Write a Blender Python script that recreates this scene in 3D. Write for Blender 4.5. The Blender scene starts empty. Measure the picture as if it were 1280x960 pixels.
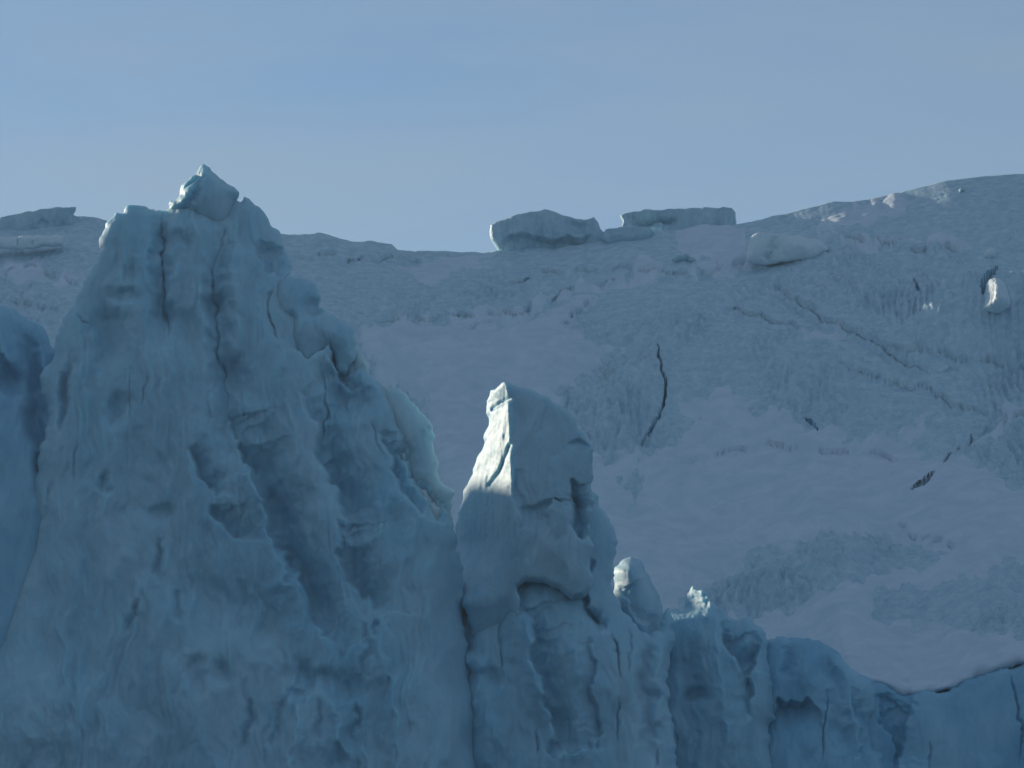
import bpy, math, random
import numpy as np
from math import radians as R

# ------------------------------------------------------------------ camera, world, sun, exposure
SC = bpy.context.scene
TILT, HFOV, CAM_Z = 7.0, 12.2, 6.0
F = 640.0 / math.tan(R(HFOV / 2))
cam = bpy.data.cameras.new("camera")
cam.angle = R(HFOV); cam.clip_start = 1.0; cam.clip_end = 60000.0
cam_o = bpy.data.objects.new("camera", cam); SC.collection.objects.link(cam_o)
cam_o.location = (0, 0, CAM_Z); cam_o.rotation_euler = (R(90 + TILT), 0, 0)
SC.camera = cam_o

SUN = np.array([-0.70, 0.70, 0.20]); SUN /= np.linalg.norm(SUN)
SUN_EL = math.asin(SUN[2]); SUN_AZ = math.atan2(SUN[0], SUN[1])
world = bpy.data.worlds.new("World"); SC.world = world; world.use_nodes = True
nt = world.node_tree; bg = nt.nodes["Background"]; bg.inputs[1].default_value = 0.10
sky = nt.nodes.new("ShaderNodeTexSky"); sky.sky_type = 'NISHITA'; sky.sun_disc = False
sky.sun_elevation = SUN_EL; sky.sun_rotation = SUN_AZ
sky.altitude = 2500; sky.air_density = 1.0; sky.dust_density = 1.8; sky.ozone_density = 4.0
tint = nt.nodes.new("ShaderNodeMix"); tint.data_type = 'RGBA'; tint.blend_type = 'MULTIPLY'
tint.inputs[0].default_value = 1.0; tint.inputs[7].default_value = (1.10, 1.00, 0.92, 1)
nt.links.new(sky.outputs[0], tint.inputs[6])
# thin high cloud veil: a soft streaky noise in direction space, everywhere in the sky
tc = nt.nodes.new("ShaderNodeTexCoord"); mp = nt.nodes.new("ShaderNodeMapping")
mp.inputs['Scale'].default_value = (3.0, 3.0, 16.0); mp.inputs['Rotation'].default_value = (0.25, 0.25, 0)
nz = nt.nodes.new("ShaderNodeTexNoise"); nz.inputs['Scale'].default_value = 1.4; nz.inputs['Detail'].default_value = 5
nz.inputs['Roughness'].default_value = 0.5
rmp = nt.nodes.new("ShaderNodeMapRange"); rmp.inputs[1].default_value = 0.38; rmp.inputs[2].default_value = 0.75
rmp.inputs[3].default_value = 0.12; rmp.inputs[4].default_value = 0.74
veil = nt.nodes.new("ShaderNodeMix"); veil.data_type = 'RGBA'; veil.inputs[7].default_value = (2.95, 3.6, 4.3, 1)
nt.links.new(tc.outputs['Generated'], mp.inputs[0]); nt.links.new(mp.outputs[0], nz.inputs['Vector'])
nt.links.new(nz.outputs[0], rmp.inputs[0]); nt.links.new(rmp.outputs[0], veil.inputs[0])
nt.links.new(tint.outputs[2], veil.inputs[6]); nt.links.new(veil.outputs[2], bg.inputs[0])

sun = bpy.data.lights.new("sun", 'SUN'); sun.energy = 5.0; sun.angle = R(0.5); sun.color = (1.0, 0.84, 0.66)
sun_o = bpy.data.objects.new("sun", sun); SC.collection.objects.link(sun_o)
sun_o.rotation_euler = (math.pi / 2 - SUN_EL, 0, math.pi - SUN_AZ)
from mathutils import Vector
sun_o.rotation_euler = Vector(tuple(-SUN)).to_track_quat('-Z', 'Y').to_euler()

SC.view_settings.view_transform = 'Standard'; SC.view_settings.look = 'None'
SC.view_settings.exposure = 0.15; SC.view_settings.gamma = 1.0
SC.render.engine = 'CYCLES'
SC.cycles.use_denoising = True
SC.cycles.max_bounces = 6; SC.cycles.diffuse_bounces = 4; SC.cycles.transparent_max_bounces = 4

# ------------------------------------------------------------------ measuring helpers
CT, ST = math.cos(R(TILT)), math.sin(R(TILT))
def at(u, v, Y):
    """world x, z at distance Y for the sight line through (u, v) of the 1280 x 960 survey drawing"""
    b = (480.0 - np.asarray(v, float)) / F
    k = Y / (CT - b * ST)
    return (np.asarray(u, float) - 640.0) / F * k, CAM_Z + k * (ST + b * CT)
def seen(x, y, z):
    dz = z - CAM_Z
    dep = y * CT + dz * ST
    return 640 + F * x / dep, 480 - F * (-y * ST + dz * CT) / dep

# ------------------------------------------------------------------ noise
def _h(ix, iy, iz, seed):
    n = (ix.astype(np.int64) * 374761393 + iy.astype(np.int64) * 668265263 + iz.astype(np.int64) * 2147483647 + seed * 974634777) & 0xFFFFFFFF
    n = ((n ^ (n >> 13)) * 1274126177) & 0xFFFFFFFF
    n = ((n ^ (n >> 16)) * 2246822519) & 0xFFFFFFFF
    return (n ^ (n >> 15)) & 0xFFFFFFFF
def rnd2(ix, iy, seed): return _h(ix, iy, ix * 0, seed) / 4294967295.0
def perlin2(x, y, seed=0):
    xi = np.floor(x).astype(np.int64); yi = np.floor(y).astype(np.int64)
    xf = x - xi; yf = y - yi
    sx = xf * xf * xf * (xf * (xf * 6 - 15) + 10); sy = yf * yf * yf * (yf * (yf * 6 - 15) + 10)
    def g(i, j, fx, fy):
        a = rnd2(i, j, seed) * 6.2831853
        return np.cos(a) * fx + np.sin(a) * fy
    a = g(xi, yi, xf, yf); b = g(xi + 1, yi, xf - 1, yf)
    c = g(xi, yi + 1, xf, yf - 1); d = g(xi + 1, yi + 1, xf - 1, yf - 1)
    t = a + (b - a) * sx; w = c + (d - c) * sx
    return (t + (w - t) * sy) * 1.41
def fbm2(x, y, seed=0, octs=4, gain=0.5):
    o = 0; a = 1.0
    for k in range(octs):
        o = o + a * perlin2(x * 2 ** k, y * 2 ** k, seed + 17 * k); a *= gain
    return o
def perlin3(x, y, z, seed=0):
    xi = np.floor(x).astype(np.int64); yi = np.floor(y).astype(np.int64); zi = np.floor(z).astype(np.int64)
    xf = x - xi; yf = y - yi; zf = z - zi
    f = lambda t: t * t * t * (t * (t * 6 - 15) + 10)
    sx, sy, sz = f(xf), f(yf), f(zf)
    def g(i, j, k):
        h = _h(xi + i, yi + j, zi + k, seed)
        gx = (h & 1023) / 511.5 - 1; gy = ((h >> 10) & 1023) / 511.5 - 1; gz = ((h >> 20) & 1023) / 511.5 - 1
        return gx * (xf - i) + gy * (yf - j) + gz * (zf - k)
    l = lambda a, b, t: a + (b - a) * t
    return l(l(l(g(0,0,0), g(1,0,0), sx), l(g(0,1,0), g(1,1,0), sx), sy),
             l(l(g(0,0,1), g(1,0,1), sx), l(g(0,1,1), g(1,1,1), sx), sy), sz)
def facet2(x, y, seed=0):
    """piecewise flat noise on a triangle lattice: broken planes with sharp arrises"""
    s = (x + y) * 0.36602540; i = np.floor(x + s); j = np.floor(y + s)
    fx = x + s - i; fy = y + s - j
    i = i.astype(np.int64); j = j.astype(np.int64)
    up = fx > fy
    v0 = rnd2(i, j, seed); v2 = rnd2(i + 1, j + 1, seed)
    v1 = np.where(up, rnd2(i + 1, j, seed), rnd2(i, j + 1, seed))
    a = np.maximum(fx, fy); b = np.minimum(fx, fy)
    return (1 - a) * v0 + (a - b) * v1 + b * v2 - 0.5
def smooth(a, b, t):
    t = np.clip((t - a) / (b - a), 0, 1); return t * t * (3 - 2 * t)

# ------------------------------------------------------------------ polylines
def rough_line(pts, closed, step, amp, seed):
    """subdivide and break a line up with small random offsets"""
    rg = random.Random(seed); P = [tuple(map(float, p)) for p in pts]
    out = []; n = len(P)
    for k in range(n if closed else n - 1):
        a, b = P[k], P[(k + 1) % n]
        seg = [a, b]
        while True:
            L = math.dist(seg[0], seg[1])
            if L < step: break
            new = [seg[0]]
            for q in range(len(seg) - 1):
                m = ((seg[q][0] + seg[q + 1][0]) / 2, (seg[q][1] + seg[q + 1][1]) / 2)
                l = math.dist(seg[q], seg[q + 1]); o = rg.uniform(-1, 1) * min(l * 0.12, 4) * amp
                dx, dy = (seg[q + 1][0] - seg[q][0]) / (l + 1e-9), (seg[q + 1][1] - seg[q][1]) / (l + 1e-9)
                new += [(m[0] - dy * o, m[1] + dx * o), seg[q + 1]]
            seg = new
            if math.dist(seg[0], seg[1]) < step: break
        out += seg[:-1]
    if not closed: out.append(P[-1])
    return out
def line_dist(U, V, pts, closed=False):
    """distance, signed side (>0: right of travel), parameter 0..1 and nearest point"""
    best = np.full(U.shape, 1e18); side = np.zeros(U.shape); par = np.zeros(U.shape)
    qx = np.zeros(U.shape); qy = np.zeros(U.shape)
    n = len(pts); m = n if closed else n - 1
    Ls = [math.dist(pts[k], pts[(k + 1) % n]) for k in range(m)]; tot = sum(Ls); acc = 0
    for k in range(m):
        (ax, ay), (bx, by) = pts[k], pts[(k + 1) % n]
        dx, dy = bx - ax, by - ay; L2 = dx * dx + dy * dy + 1e-12
        t = np.clip(((U - ax) * dx + (V - ay) * dy) / L2, 0, 1)
        cx = ax + t * dx; cy = ay + t * dy
        d = (U - cx) ** 2 + (V - cy) ** 2
        i = d < best
        best[i] = d[i]; qx[i] = cx[i]; qy[i] = cy[i]
        side[i] = (dx * (V - ay) - dy * (U - ax))[i]
        par[i] = ((acc + t * Ls[k]) / tot)[i]; acc += Ls[k]
    return np.sqrt(best), np.sign(side), par, qx, qy
def inside(U, V, pts):
    r = np.zeros(U.shape, bool); n = len(pts)
    for k in range(n):
        (ax, ay), (bx, by) = pts[k], pts[(k + 1) % n]
        if ay == by: continue
        c = ((ay > V) != (by > V)) & (U < (bx - ax) * (V - ay) / (by - ay) + ax)
        r ^= c
    return r
def poly_sd(U, V, pts):
    d = line_dist(U, V, pts, True)
    ins = inside(U, V, pts)
    return np.where(ins, d[0], -d[0]), d[3], d[4]

# ------------------------------------------------------------------ mesh output
def mesh_obj(name, verts, faces, mat, parent=None, label=None, cat=None, group=None, kind=None, origin=None):
    verts = np.asarray(verts, np.float32); faces = np.asarray(faces, np.int32)
    org = np.zeros(3, np.float32) if origin is None else np.asarray(origin, np.float32)
    used = np.zeros(len(verts), bool); used[faces.ravel()] = True
    remap = np.cumsum(used) - 1
    verts = verts[used] - org; faces = remap[faces]
    me = bpy.data.meshes.new(name)
    tri = (faces[:, 2] == faces[:, 3]) if faces.shape[1] == 4 else np.zeros(len(faces), bool)
    cnt = np.where(tri, 3, faces.shape[1]).astype(np.int32)
    flat = faces.ravel()
    if tri.any():
        keep = np.ones(faces.shape, bool); keep[tri, 3] = False; flat = faces[keep]
    me.vertices.add(len(verts)); me.vertices.foreach_set("co", verts.ravel())
    me.loops.add(len(flat)); me.loops.foreach_set("vertex_index", flat.astype(np.int32))
    me.polygons.add(len(faces))
    me.polygons.foreach_set("loop_start", np.concatenate([[0], np.cumsum(cnt)[:-1]]).astype(np.int32))
    me.polygons.foreach_set("loop_total", cnt)
    me.polygons.foreach_set("use_smooth", np.ones(len(faces), bool))
    me.update(calc_edges=True); me.validate()
    me.materials.append(mat)
    o = bpy.data.objects.new(name, me); SC.collection.objects.link(o)
    if parent is not None:
        o.parent = parent; o.location = tuple(org - np.asarray(parent.location, np.float32))
    else: o.location = tuple(org)
    if label: o["label"] = label
    if cat: o["category"] = cat
    if group: o["group"] = group
    if kind: o["kind"] = kind
    return o

# ------------------------------------------------------------------ materials
def ice_material(name, frost, blue, mix_lo, mix_hi, scale, sss, bump, sss_scale=0.6, rough=0.55, streak=(1, 1, 0.35), grain=6.0):
    m = bpy.data.materials.new(name); m.use_nodes = True
    t = m.node_tree; N = t.nodes; L = t.links; p = N["Principled BSDF"]
    co = N.new("ShaderNodeNewGeometry"); mpn = N.new("ShaderNodeMapping"); mpn.inputs['Scale'].default_value = streak
    L.new(co.outputs['Position'], mpn.inputs[0])
    n1 = N.new("ShaderNodeTexNoise"); n1.inputs['Scale'].default_value = scale; n1.inputs['Detail'].default_value = 9
    n1.inputs['Roughness'].default_value = 0.66; n1.inputs['Distortion'].default_value = 0.6
    L.new(mpn.outputs[0], n1.inputs['Vector'])
    rp = N.new("ShaderNodeMapRange"); rp.inputs[1].default_value = 0.35; rp.inputs[2].default_value = 0.68
    rp.inputs[3].default_value = mix_lo; rp.inputs[4].default_value = mix_hi
    L.new(n1.outputs[0], rp.inputs[0])
    mx = N.new("ShaderNodeMix"); mx.data_type = 'RGBA'; mx.inputs[6].default_value = (*frost, 1); mx.inputs[7].default_value = (*blue, 1)
    L.new(rp.outputs[0], mx.inputs[0]); L.new(mx.outputs[2], p.inputs['Base Color'])
    p.inputs['Roughness'].default_value = rough; p.inputs['IOR'].default_value = 1.31
    p.inputs['Specular IOR Level'].default_value = 0.35
    if sss > 0:
        p.inputs['Subsurface Weight'].default_value = sss
        p.inputs['Subsurface Radius'].default_value = (0.35, 0.85, 1.0)
        p.inputs['Subsurface Scale'].default_value = sss_scale
    n2 = N.new("ShaderNodeTexNoise"); n2.inputs['Scale'].default_value = grain; n2.inputs['Detail'].default_value = 5
    n2.inputs['Roughness'].default_value = 0.65
    L.new(mpn.outputs[0], n2.inputs['Vector'])
    b = N.new("ShaderNodeBump"); b.inputs['Strength'].default_value = bump; b.inputs['Distance'].default_value = 0.12
    L.new(n2.outputs[0], b.inputs['Height']); L.new(b.outputs[0], p.inputs['Normal'])
    return m
M_CLIFF = ice_material("cliff_ice", (0.44, 0.68, 0.78), (0.26, 0.54, 0.67), 0.0, 0.9, 0.22, 0.7, 0.5, sss_scale=0.9)
M_BLUE = ice_material("blue_ice", (0.38, 0.65, 0.78), (0.20, 0.48, 0.65), 0.0, 1.0, 0.25, 0.4, 0.3)
M_TOWER = ice_material("tower_ice", (0.46, 0.68, 0.77), (0.26, 0.52, 0.65), 0.0, 0.8, 0.25, 0.5, 0.35)
M_ROUGH = ice_material("rough_ice", (0.63, 0.81, 0.88), (0.38, 0.60, 0.72), 0.0, 1.0, 1.3, 0.0, 1.0, streak=(1, 1, 1), grain=4.0)
M_SNOW = ice_material("drift_snow", (0.72, 0.83, 0.90), (0.58, 0.72, 0.82), 0.0, 1.0, 0.5, 0.0, 0.6, rough=0.8, streak=(1, 1, 1))
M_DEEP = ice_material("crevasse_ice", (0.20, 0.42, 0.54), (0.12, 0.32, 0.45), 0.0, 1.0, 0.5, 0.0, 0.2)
M_BLOCK = ice_material("block_ice", (0.48, 0.68, 0.76), (0.29, 0.50, 0.61), 0.0, 0.9, 0.8, 0.0, 0.6)
M_GLOW = ice_material("thin_ice", (0.64, 0.80, 0.83), (0.42, 0.64, 0.72), 0.0, 0.9, 0.3, 0.75, 0.4, sss_scale=1.3)
M_GLOW.node_tree.nodes['Principled BSDF'].inputs['Subsurface Radius'].default_value = (0.5, 0.88, 0.98)
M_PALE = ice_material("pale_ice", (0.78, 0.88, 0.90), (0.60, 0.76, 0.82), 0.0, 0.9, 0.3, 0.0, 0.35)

def sea_material():
    m = bpy.data.materials.new("sea_water"); m.use_nodes = True
    t = m.node_tree; p = t.nodes["Principled BSDF"]
    p.inputs['Base Color'].default_value = (0.012, 0.035, 0.055, 1); p.inputs['Roughness'].default_value = 0.12; p.inputs['IOR'].default_value = 1.33
    n = t.nodes.new("ShaderNodeTexNoise"); n.inputs['Scale'].default_value = 0.6; n.inputs['Detail'].default_value = 6
    g = t.nodes.new("ShaderNodeNewGeometry"); t.links.new(g.outputs['Position'], n.inputs['Vector'])
    b = t.nodes.new("ShaderNodeBump"); b.inputs['Strength'].default_value = 0.5; b.inputs['Distance'].default_value = 0.4
    t.links.new(n.outputs[0], b.inputs['Height']); t.links.new(b.outputs[0], p.inputs['Normal'])
    return m

# ------------------------------------------------------------------ sea
S = 3000.0
mesh_obj("sea", [(-S, -S, 0), (S, -S, 0), (S, S, 0), (-S, S, 0)], [(0, 1, 2, 3)], sea_material(), kind="structure")

# ------------------------------------------------------------------ snow slope behind the cliff
CREST = [(-9000, 235), (-2600, 120), (-1600, 40), (-1285, 60), (-1262, 95), (-1235, 190), (-1110, 300), (-1000, 312), (-893, 325), (-822, 343), (-790, 440), (-755, 480), (-690, 500), (-450, 420), (-250, 310), (-60, 284), (0, 281), (60, 277), (100, 270), (128, 273), (180, 283), (260, 290), (356, 293), (400, 292),  # unseen heights left of frame are shaped to cast the cliff's shadow line
         (425, 297), (440, 301), (470, 302), (490, 305), (498, 312), (540, 314), (612, 315), (700, 309), (755, 300), (775, 293), (850, 287), (922, 280), (940, 277),
         (975, 268), (1000, 262), (1040, 252), (1060, 252), (1085, 249), (1130, 239), (1180, 226), (1220, 221), (1280, 217), (1500, 190), (2000, 175), (4000, 170), (9000, 230)]
LIP = [(-9000, 912), (950, 912), (1030, 880), (1062, 857), (1092, 856), (1111, 859), (1130, 867), (1170, 866), (1190, 861), (1212, 849), (1250, 834), (1280, 828), (1500, 813), (9000, 808)]
Y0, YC = 308.0, 402.0
def interp(tab, u):
    a = np.array(tab, float); return np.interp(u, a[:, 0], a[:, 1])
xs = np.concatenate([-np.geomspace(47, 420, 90)[::-1], np.arange(-46, 46.01, 0.085), np.geomspace(47, 420, 60)])
ts = np.concatenate([np.linspace(0, 1, 520), 1 + np.array([.004, .01, .02, .04, .08, .16, .3, .6, 1.0])])
X, T = np.meshgrid(xs, ts)
Yg = Y0 + (YC - Y0) * T
ua = 640 + X / YC * F * 0.985                     # bearing of each column at the crest
jag = 1.6 * fbm2(ua / 26, ua * 0 + 3.3, 5, 4) * (np.abs(ua - 640) < 900) * (1 - 0.75 * smooth(960, 1010, ua))
_, z_c = at(640, interp(CREST, ua) + jag * smooth(0.94, 1.0, T), YC)
ub = 640 + X / Y0 * F * 0.99
_, z_l = at(640, interp(LIP, ub), Y0)
tt = np.clip(T, 0, 1)
prof = tt - 0.03 * np.sin(np.pi * tt) - 0.02 * np.sin(2 * np.pi * tt)
Zb = z_l + (z_c - z_l) * prof
over = np.clip(T - 1, 0, None) * (YC - Y0)
Zb = Zb - 0.5 * over - 0.004 * over ** 2
Zb += (1.5 * fbm2(X / 34, Yg / 26, 11, 3) + 0.4 * fbm2(X / 9, Yg / 9, 12, 3)) * np.sin(np.pi * np.clip(tt, 0.0, 1)) ** 0.7
U, V = seen(X, Yg, Zb)
Zb -= (9.0 * smooth(-10, -140, U) + 4.0 * smooth(560, 440, U) * smooth(440, 520, V)) * smooth(1.0, 0.75, T)   # hollow added out of view (behind spire, past left edge) to let sun through
U, V = seen(X, Yg, Zb)
DET = (np.abs(X) < 46.5) & (T <= 1.02)

def region(pts, rough=3.0, seed=0):
    return poly_sd(U, V, rough_line(pts, True, 12, rough, seed))[0]

# the lens-shaped mounds and broad swells of the slope
def swell(pts, h, w, seed=0):
    sd = poly_sd(U, V, pts)[0]
    return h * smooth(0, w, sd)
Zb += swell([(894, 730), (930, 702), (955, 683), (1000, 670), (1044, 664), (1105, 664), (1195, 690), (1126, 716), (1044, 744), (955, 769), (895, 770)], 0.9, 45)
Zb += swell([(1093, 752), (1126, 730), (1199, 714), (1290, 698), (1290, 795), (1227, 795), (1097, 779)], 0.6, 35)
Zb += swell([(700, 480), (760, 440), (820, 360), (900, 350), (1000, 380), (1100, 420), (1000, 500), (860, 500), (790, 560), (740, 560)], 0.8, 70)
U, V = seen(X, Yg, Zb)

def stroke(Uu, Vv, pts, fn, reach):
    """evaluate fn(dist, side, par) only near the line"""
    p = np.array(pts, float)
    m = (Uu > p[:, 0].min() - reach) & (Uu < p[:, 0].max() + reach) & (Vv > p[:, 1].min() - reach) & (Vv < p[:, 1].max() + reach)
    out = np.zeros(Uu.shape)
    if m.any():
        d, s, t, _, _ = line_dist(Uu[m], Vv[m], pts)
        out[m] = fn(d, s, t)
    return out
# steps: the ground drops on the right-hand side of travel
def tstep(pts, h, w, seed=1):
    q = rough_line(pts, False, 8, 1.5, seed)
    return stroke(U, V, q, lambda d, s, t: -h * np.exp(-d / w) * smooth(-3, 4, d * s) * np.clip(6 * np.minimum(t, 1 - t), 0, 1), w * 5)
TS = [([(1020, 297), (1068, 300), (1114, 304), (1158, 309), (1215, 312)], 0.5, 12), ([(905, 383), (964, 400), (1004, 413)], 0.5, 12),
      ([(968, 350), (985, 369), (1004, 380), (1055, 406), (1083, 419), (1124, 443), (1166, 468)], 0.8, 12),
      ([(1099, 430), (1192, 446), (1290, 460)], 0.4, 10), ([(1040, 452), (1130, 480), (1210, 510), (1240, 522)], 0.4, 10),
      ([(560, 420), (620, 410), (700, 365), (760, 350), (830, 335)], 0.5, 10), ([(356, 318), (400, 316), (470, 324), (540, 324)], 0.4, 8),
      ([(800, 345), (870, 340), (940, 326), (1010, 322)], 0.5, 10), ([(1290, 510), (1250, 530), (1190, 566)], 0.4, 8),
      ([(0, 340), (60, 342), (110, 352), (130, 356)], 0.35, 10), ([(0, 372), (40, 380), (80, 392)], 0.35, 10), ([(450, 404), (540, 398), (610, 388), (680, 388)], 0.45, 9),
      ([(1120, 660), (1160, 672), (1195, 690)], 0.35, 7), ([(845, 580), (943, 562), (987, 566), (1044, 568), (1085, 570), (1126, 580), (1154, 592)], 0.35, 9),
      ([(700, 410), (716, 388), (745, 372)], 0.6, 8), ([(630, 352), (700, 340), (770, 334), (840, 338)], 0.5, 9)]
for i, (p, h, w) in enumerate(TS):
    Zb += tstep(p, h * 1.5, w, 40 + i)

# snow patches (sd in drawing units), rough ice relief elsewhere
SNOW = [
 ("smooth lavender snow patch behind the lit tower", [(448, 425), (470, 408), (500, 398), (590, 392), (650, 384), (742, 372), (708, 402), (728, 425), (798, 432), (738, 466), (694, 492), (712, 520), (725, 560), (770, 600), (780, 720), (560, 720), (535, 600), (545, 540), (520, 500), (470, 470)]),
 ("broad smooth snow field in the lower right below the cracks", [(760, 700), (784, 659), (802, 643), (818, 605), (797, 588), (833, 562), (868, 534), (914, 531), (880, 517), (846, 505), (894, 496), (939, 521), (987, 516), (1020, 537), (1044, 537), (1105, 550), (1135, 535), (1160, 516), (1150, 540), (1113, 564), (1178, 570), (1195, 574), (1222, 588), (1256, 612), (1300, 622), (1300, 694), (1199, 712), (1126, 728), (1090, 750), (1095, 782), (1150, 795), (1227, 797), (1300, 796), (1300, 835), (1212, 860), (1111, 870), (1000, 880), (930, 870), (890, 800), (900, 770), (955, 768), (1044, 741), (1126, 714), (1192, 690), (1105, 664), (1044, 664), (955, 683), (894, 726), (850, 760), (770, 790)]),
 ("small snow patch below the tabular block on the ridge", [(848, 292), (900, 284), (930, 288), (934, 322), (890, 326), (850, 312)]),
 ("snow streak high on the right ridge", [(1025, 288), (1040, 272), (1085, 258), (1125, 247), (1100, 268), (1060, 282)]),
 ("small flat snow slab in the rough ice", [(1000, 416), (1006, 408), (1040, 405), (1056, 406), (1046, 417), (1010, 422)]),
 ("snow patch beside the long crack", [(745, 585), (772, 566), (800, 562), (792, 580), (760, 600)]),
 ("faint snow band on the far left slope", [(-20, 330), (30, 326), (80, 336), (100, 345), (60, 346), (10, 338)]),
 ("thin white snow ledge line below the right crest", [(1020, 294), (1068, 297), (1114, 301), (1158, 306), (1215, 309), (1158, 311), (1114, 306), (1068, 302), (1030, 299)]),
 ("thin snow ledge crossing above the smooth snow patch", [(560, 417), (620, 406), (664, 384), (700, 362), (760, 346), (830, 332), (762, 352), (704, 370), (668, 392), (622, 413)]),
 ("thin snow line along the cracks of the snow field", [(843, 582), (900, 568), (943, 560), (987, 563), (1044, 565), (1085, 567), (1126, 577), (1160, 592), (1126, 583), (1085, 574), (1044, 571), (987, 570), (943, 568)]),
 ("thin snow ledge under the pale block", [(860, 336), (930, 325), (1000, 321), (1000, 327), (930, 332), (870, 341)]),
 ("diagonal snow line down the right edge", [(1290, 500), (1250, 522), (1222, 545), (1190, 562), (1226, 550), (1254, 530), (1290, 511)]),
 ("small wind drift under the left crest", [(500, 330), (560, 326), (600, 332), (560, 345), (520, 342)]),
]
sds = []
snow_all = np.full(X.shape, -99.0)
for i, (lab, p) in enumerate(SNOW):
    sd = region(p, 3.5, 100 + i)
    sds.append(sd); snow_all = np.maximum(snow_all, sd)
# wind-scalloped ridges of the bare ice, running down to the right
wx = 1.2 * fbm2(X / 6, Yg / 9, 21, 3); wy = 2.0 * fbm2(X / 6, Yg / 9, 22, 3)
rx = (X + wx) * 0.92 + (Yg + wy) * 0.16; ry = (Yg + wy) * 0.35 - (X + wx) * 0.25
ridged = 1 - np.abs(perlin2(rx / 0.62, ry / 0.8, 31)) * 2
ridged2 = 1 - np.abs(perlin2(rx / 0.34, ry / 0.5, 32)) * 2
chunk = facet2(X / 1.3, Yg / 2.6, 33)
patchy = 0.55 + 0.45 * smooth(-0.4, 0.4, fbm2(X / 12, Yg / 20, 34, 2))
th = 0.30 * fbm2(X / 30, Yg / 30, 36, 2)
ph = (X * np.cos(th - 0.3) + (Yg - 350) * 0.42 * np.sin(th - 0.3) + 0.8 * fbm2(X / 4, Yg / 7, 37, 3)) / 0.72
wave = (1 - np.abs(np.sin(np.pi * ph)) * 2) * smooth(-0.25, 0.25, fbm2(X / 7, Yg / 11, 38, 3))
patchy = 0.25 + 0.75 * smooth(-0.35, 0.35, fbm2(X / 12, Yg / 20, 34, 2))
rough_h = patchy * (0.26 * ridged + 0.13 * ridged2 + 0.26 * wave + 0.28 * chunk + 0.09 * fbm2(X / 0.8, Yg / 1.3, 35, 3))
bare = 0.25 + 0.75 * smooth(4, -10, snow_all)
rubble = poly_sd(U, V, [(1075, 395), (1130, 370), (1190, 364), (1245, 364), (1330, 370), (1330, 450), (1240, 440), (1140, 424)])[0]
rubble_h = smooth(-24, 70, rubble) * smooth(1085, 1210, U)
Zr = Zb + np.where(DET, rough_h * bare * (0.08 + 0.92 * smooth(0.98, 0.82, T)) + rubble_h * (0.6 * np.abs(facet2(X / 0.9, Yg / 1.2, 51)) + 0.35 * facet2(X / 2.0, Yg / 2.4, 52) + 5.2), 0)

# crevasses: slots cut into the slope; their floor and walls are parts of their own
CREV = [
 ("long crooked crevasse beside the snow patch in the middle of the slope", [(822, 429), (826, 461), (832, 486), (830, 504), (824, 520), (812, 540), (802, 556)], 1.6, 2.2),
 ("short dark crevasse at the right edge of the snow field", [(1167, 596), (1158, 606), (1140, 618)], 3.6, 2.5),
 ("small kinked crack above the snow field", [(1189, 567), (1184, 572), (1180, 583)], 1.8, 1.5),
 ("small upright crack on the right", [(1213, 543), (1215, 549), (1214, 556)], 1.8, 1.5),
 ("thin crack at the head of the snow field", [(1004, 522), (1018, 530), (1022, 538)], 2.0, 1.0),
 ("short crack above the sunlit rubble", [(1142, 348), (1146, 356), (1150, 364)], 1.6, 1.5),
 ("wide dark hole beside the sunlit boulder", [(1246, 334), (1236, 343), (1229, 352), (1228, 364)], 4.0, 3.5),
]
U, V = seen(X, Yg, Zr)
crev_id = np.zeros(X.shape, int)
cut = np.zeros(X.shape)
for i, (lab, p, w, dep) in enumerate(CREV):
    q = rough_line(p, False, 6, 1.2, 300 + i)
    m = (np.abs(U - p[0][0]) < 120) & (np.abs(V - p[0][1]) < 160)
    d, s, t, _, _ = line_dist(U[m], V[m], q)
    ww = w * (0.25 + 0.75 * np.sin(np.pi * np.clip(t, 0.04, 0.96)) ** 0.6)
    c = cut[m]; c = np.maximum(c, dep * smooth(1.0, 0.35, d / ww)); cut[m] = c
    k = crev_id[m]; k[d < ww * 0.95] = i + 1; crev_id[m] = k
# long thin fractures: narrow notches that also cut the snow
for i, (p, h, w) in enumerate(TS):
    cut = np.maximum(cut, stroke(U, V, rough_line(p, False, 8, 1.5, 40 + i), lambda d, s, t: 1.5 * np.clip(1.25 - d / (1.4 + 0.7 * np.sin(t * 23 + i) + (2.2 * t if i == 2 else 0)), 0, 1) * smooth(-0.5 - 0.9 * (i in (1, 2, 3, 4)), 0.2 - 0.9 * (i in (1, 2, 3, 4)), np.sin(t * 31 + 2 * i)) * np.clip(6 * np.minimum(t, 1 - t), 0, 1), 6))
Zr = Zr - cut
nr, nc = X.shape
idx = np.arange(nr * nc).reshape(nr, nc)
quads = np.stack([idx[:-1, :-1], idx[:-1, 1:], idx[1:, 1:], idx[1:, :-1]], -1).reshape(-1, 4)
P = np.stack([X, Yg, Zr], -1).reshape(-1, 3)
fc = np.sort(crev_id.ravel()[quads], 1)[:, 2]
slope = mesh_obj("snow_slope", P, quads[fc == 0], M_ROUGH, kind="structure", label="steep back slope of rough wind-carved blue ice with smooth snow patches")
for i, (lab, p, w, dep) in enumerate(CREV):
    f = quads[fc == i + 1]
    if len(f): mesh_obj("crevasse", P, f, M_DEEP, slope, lab)
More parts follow.
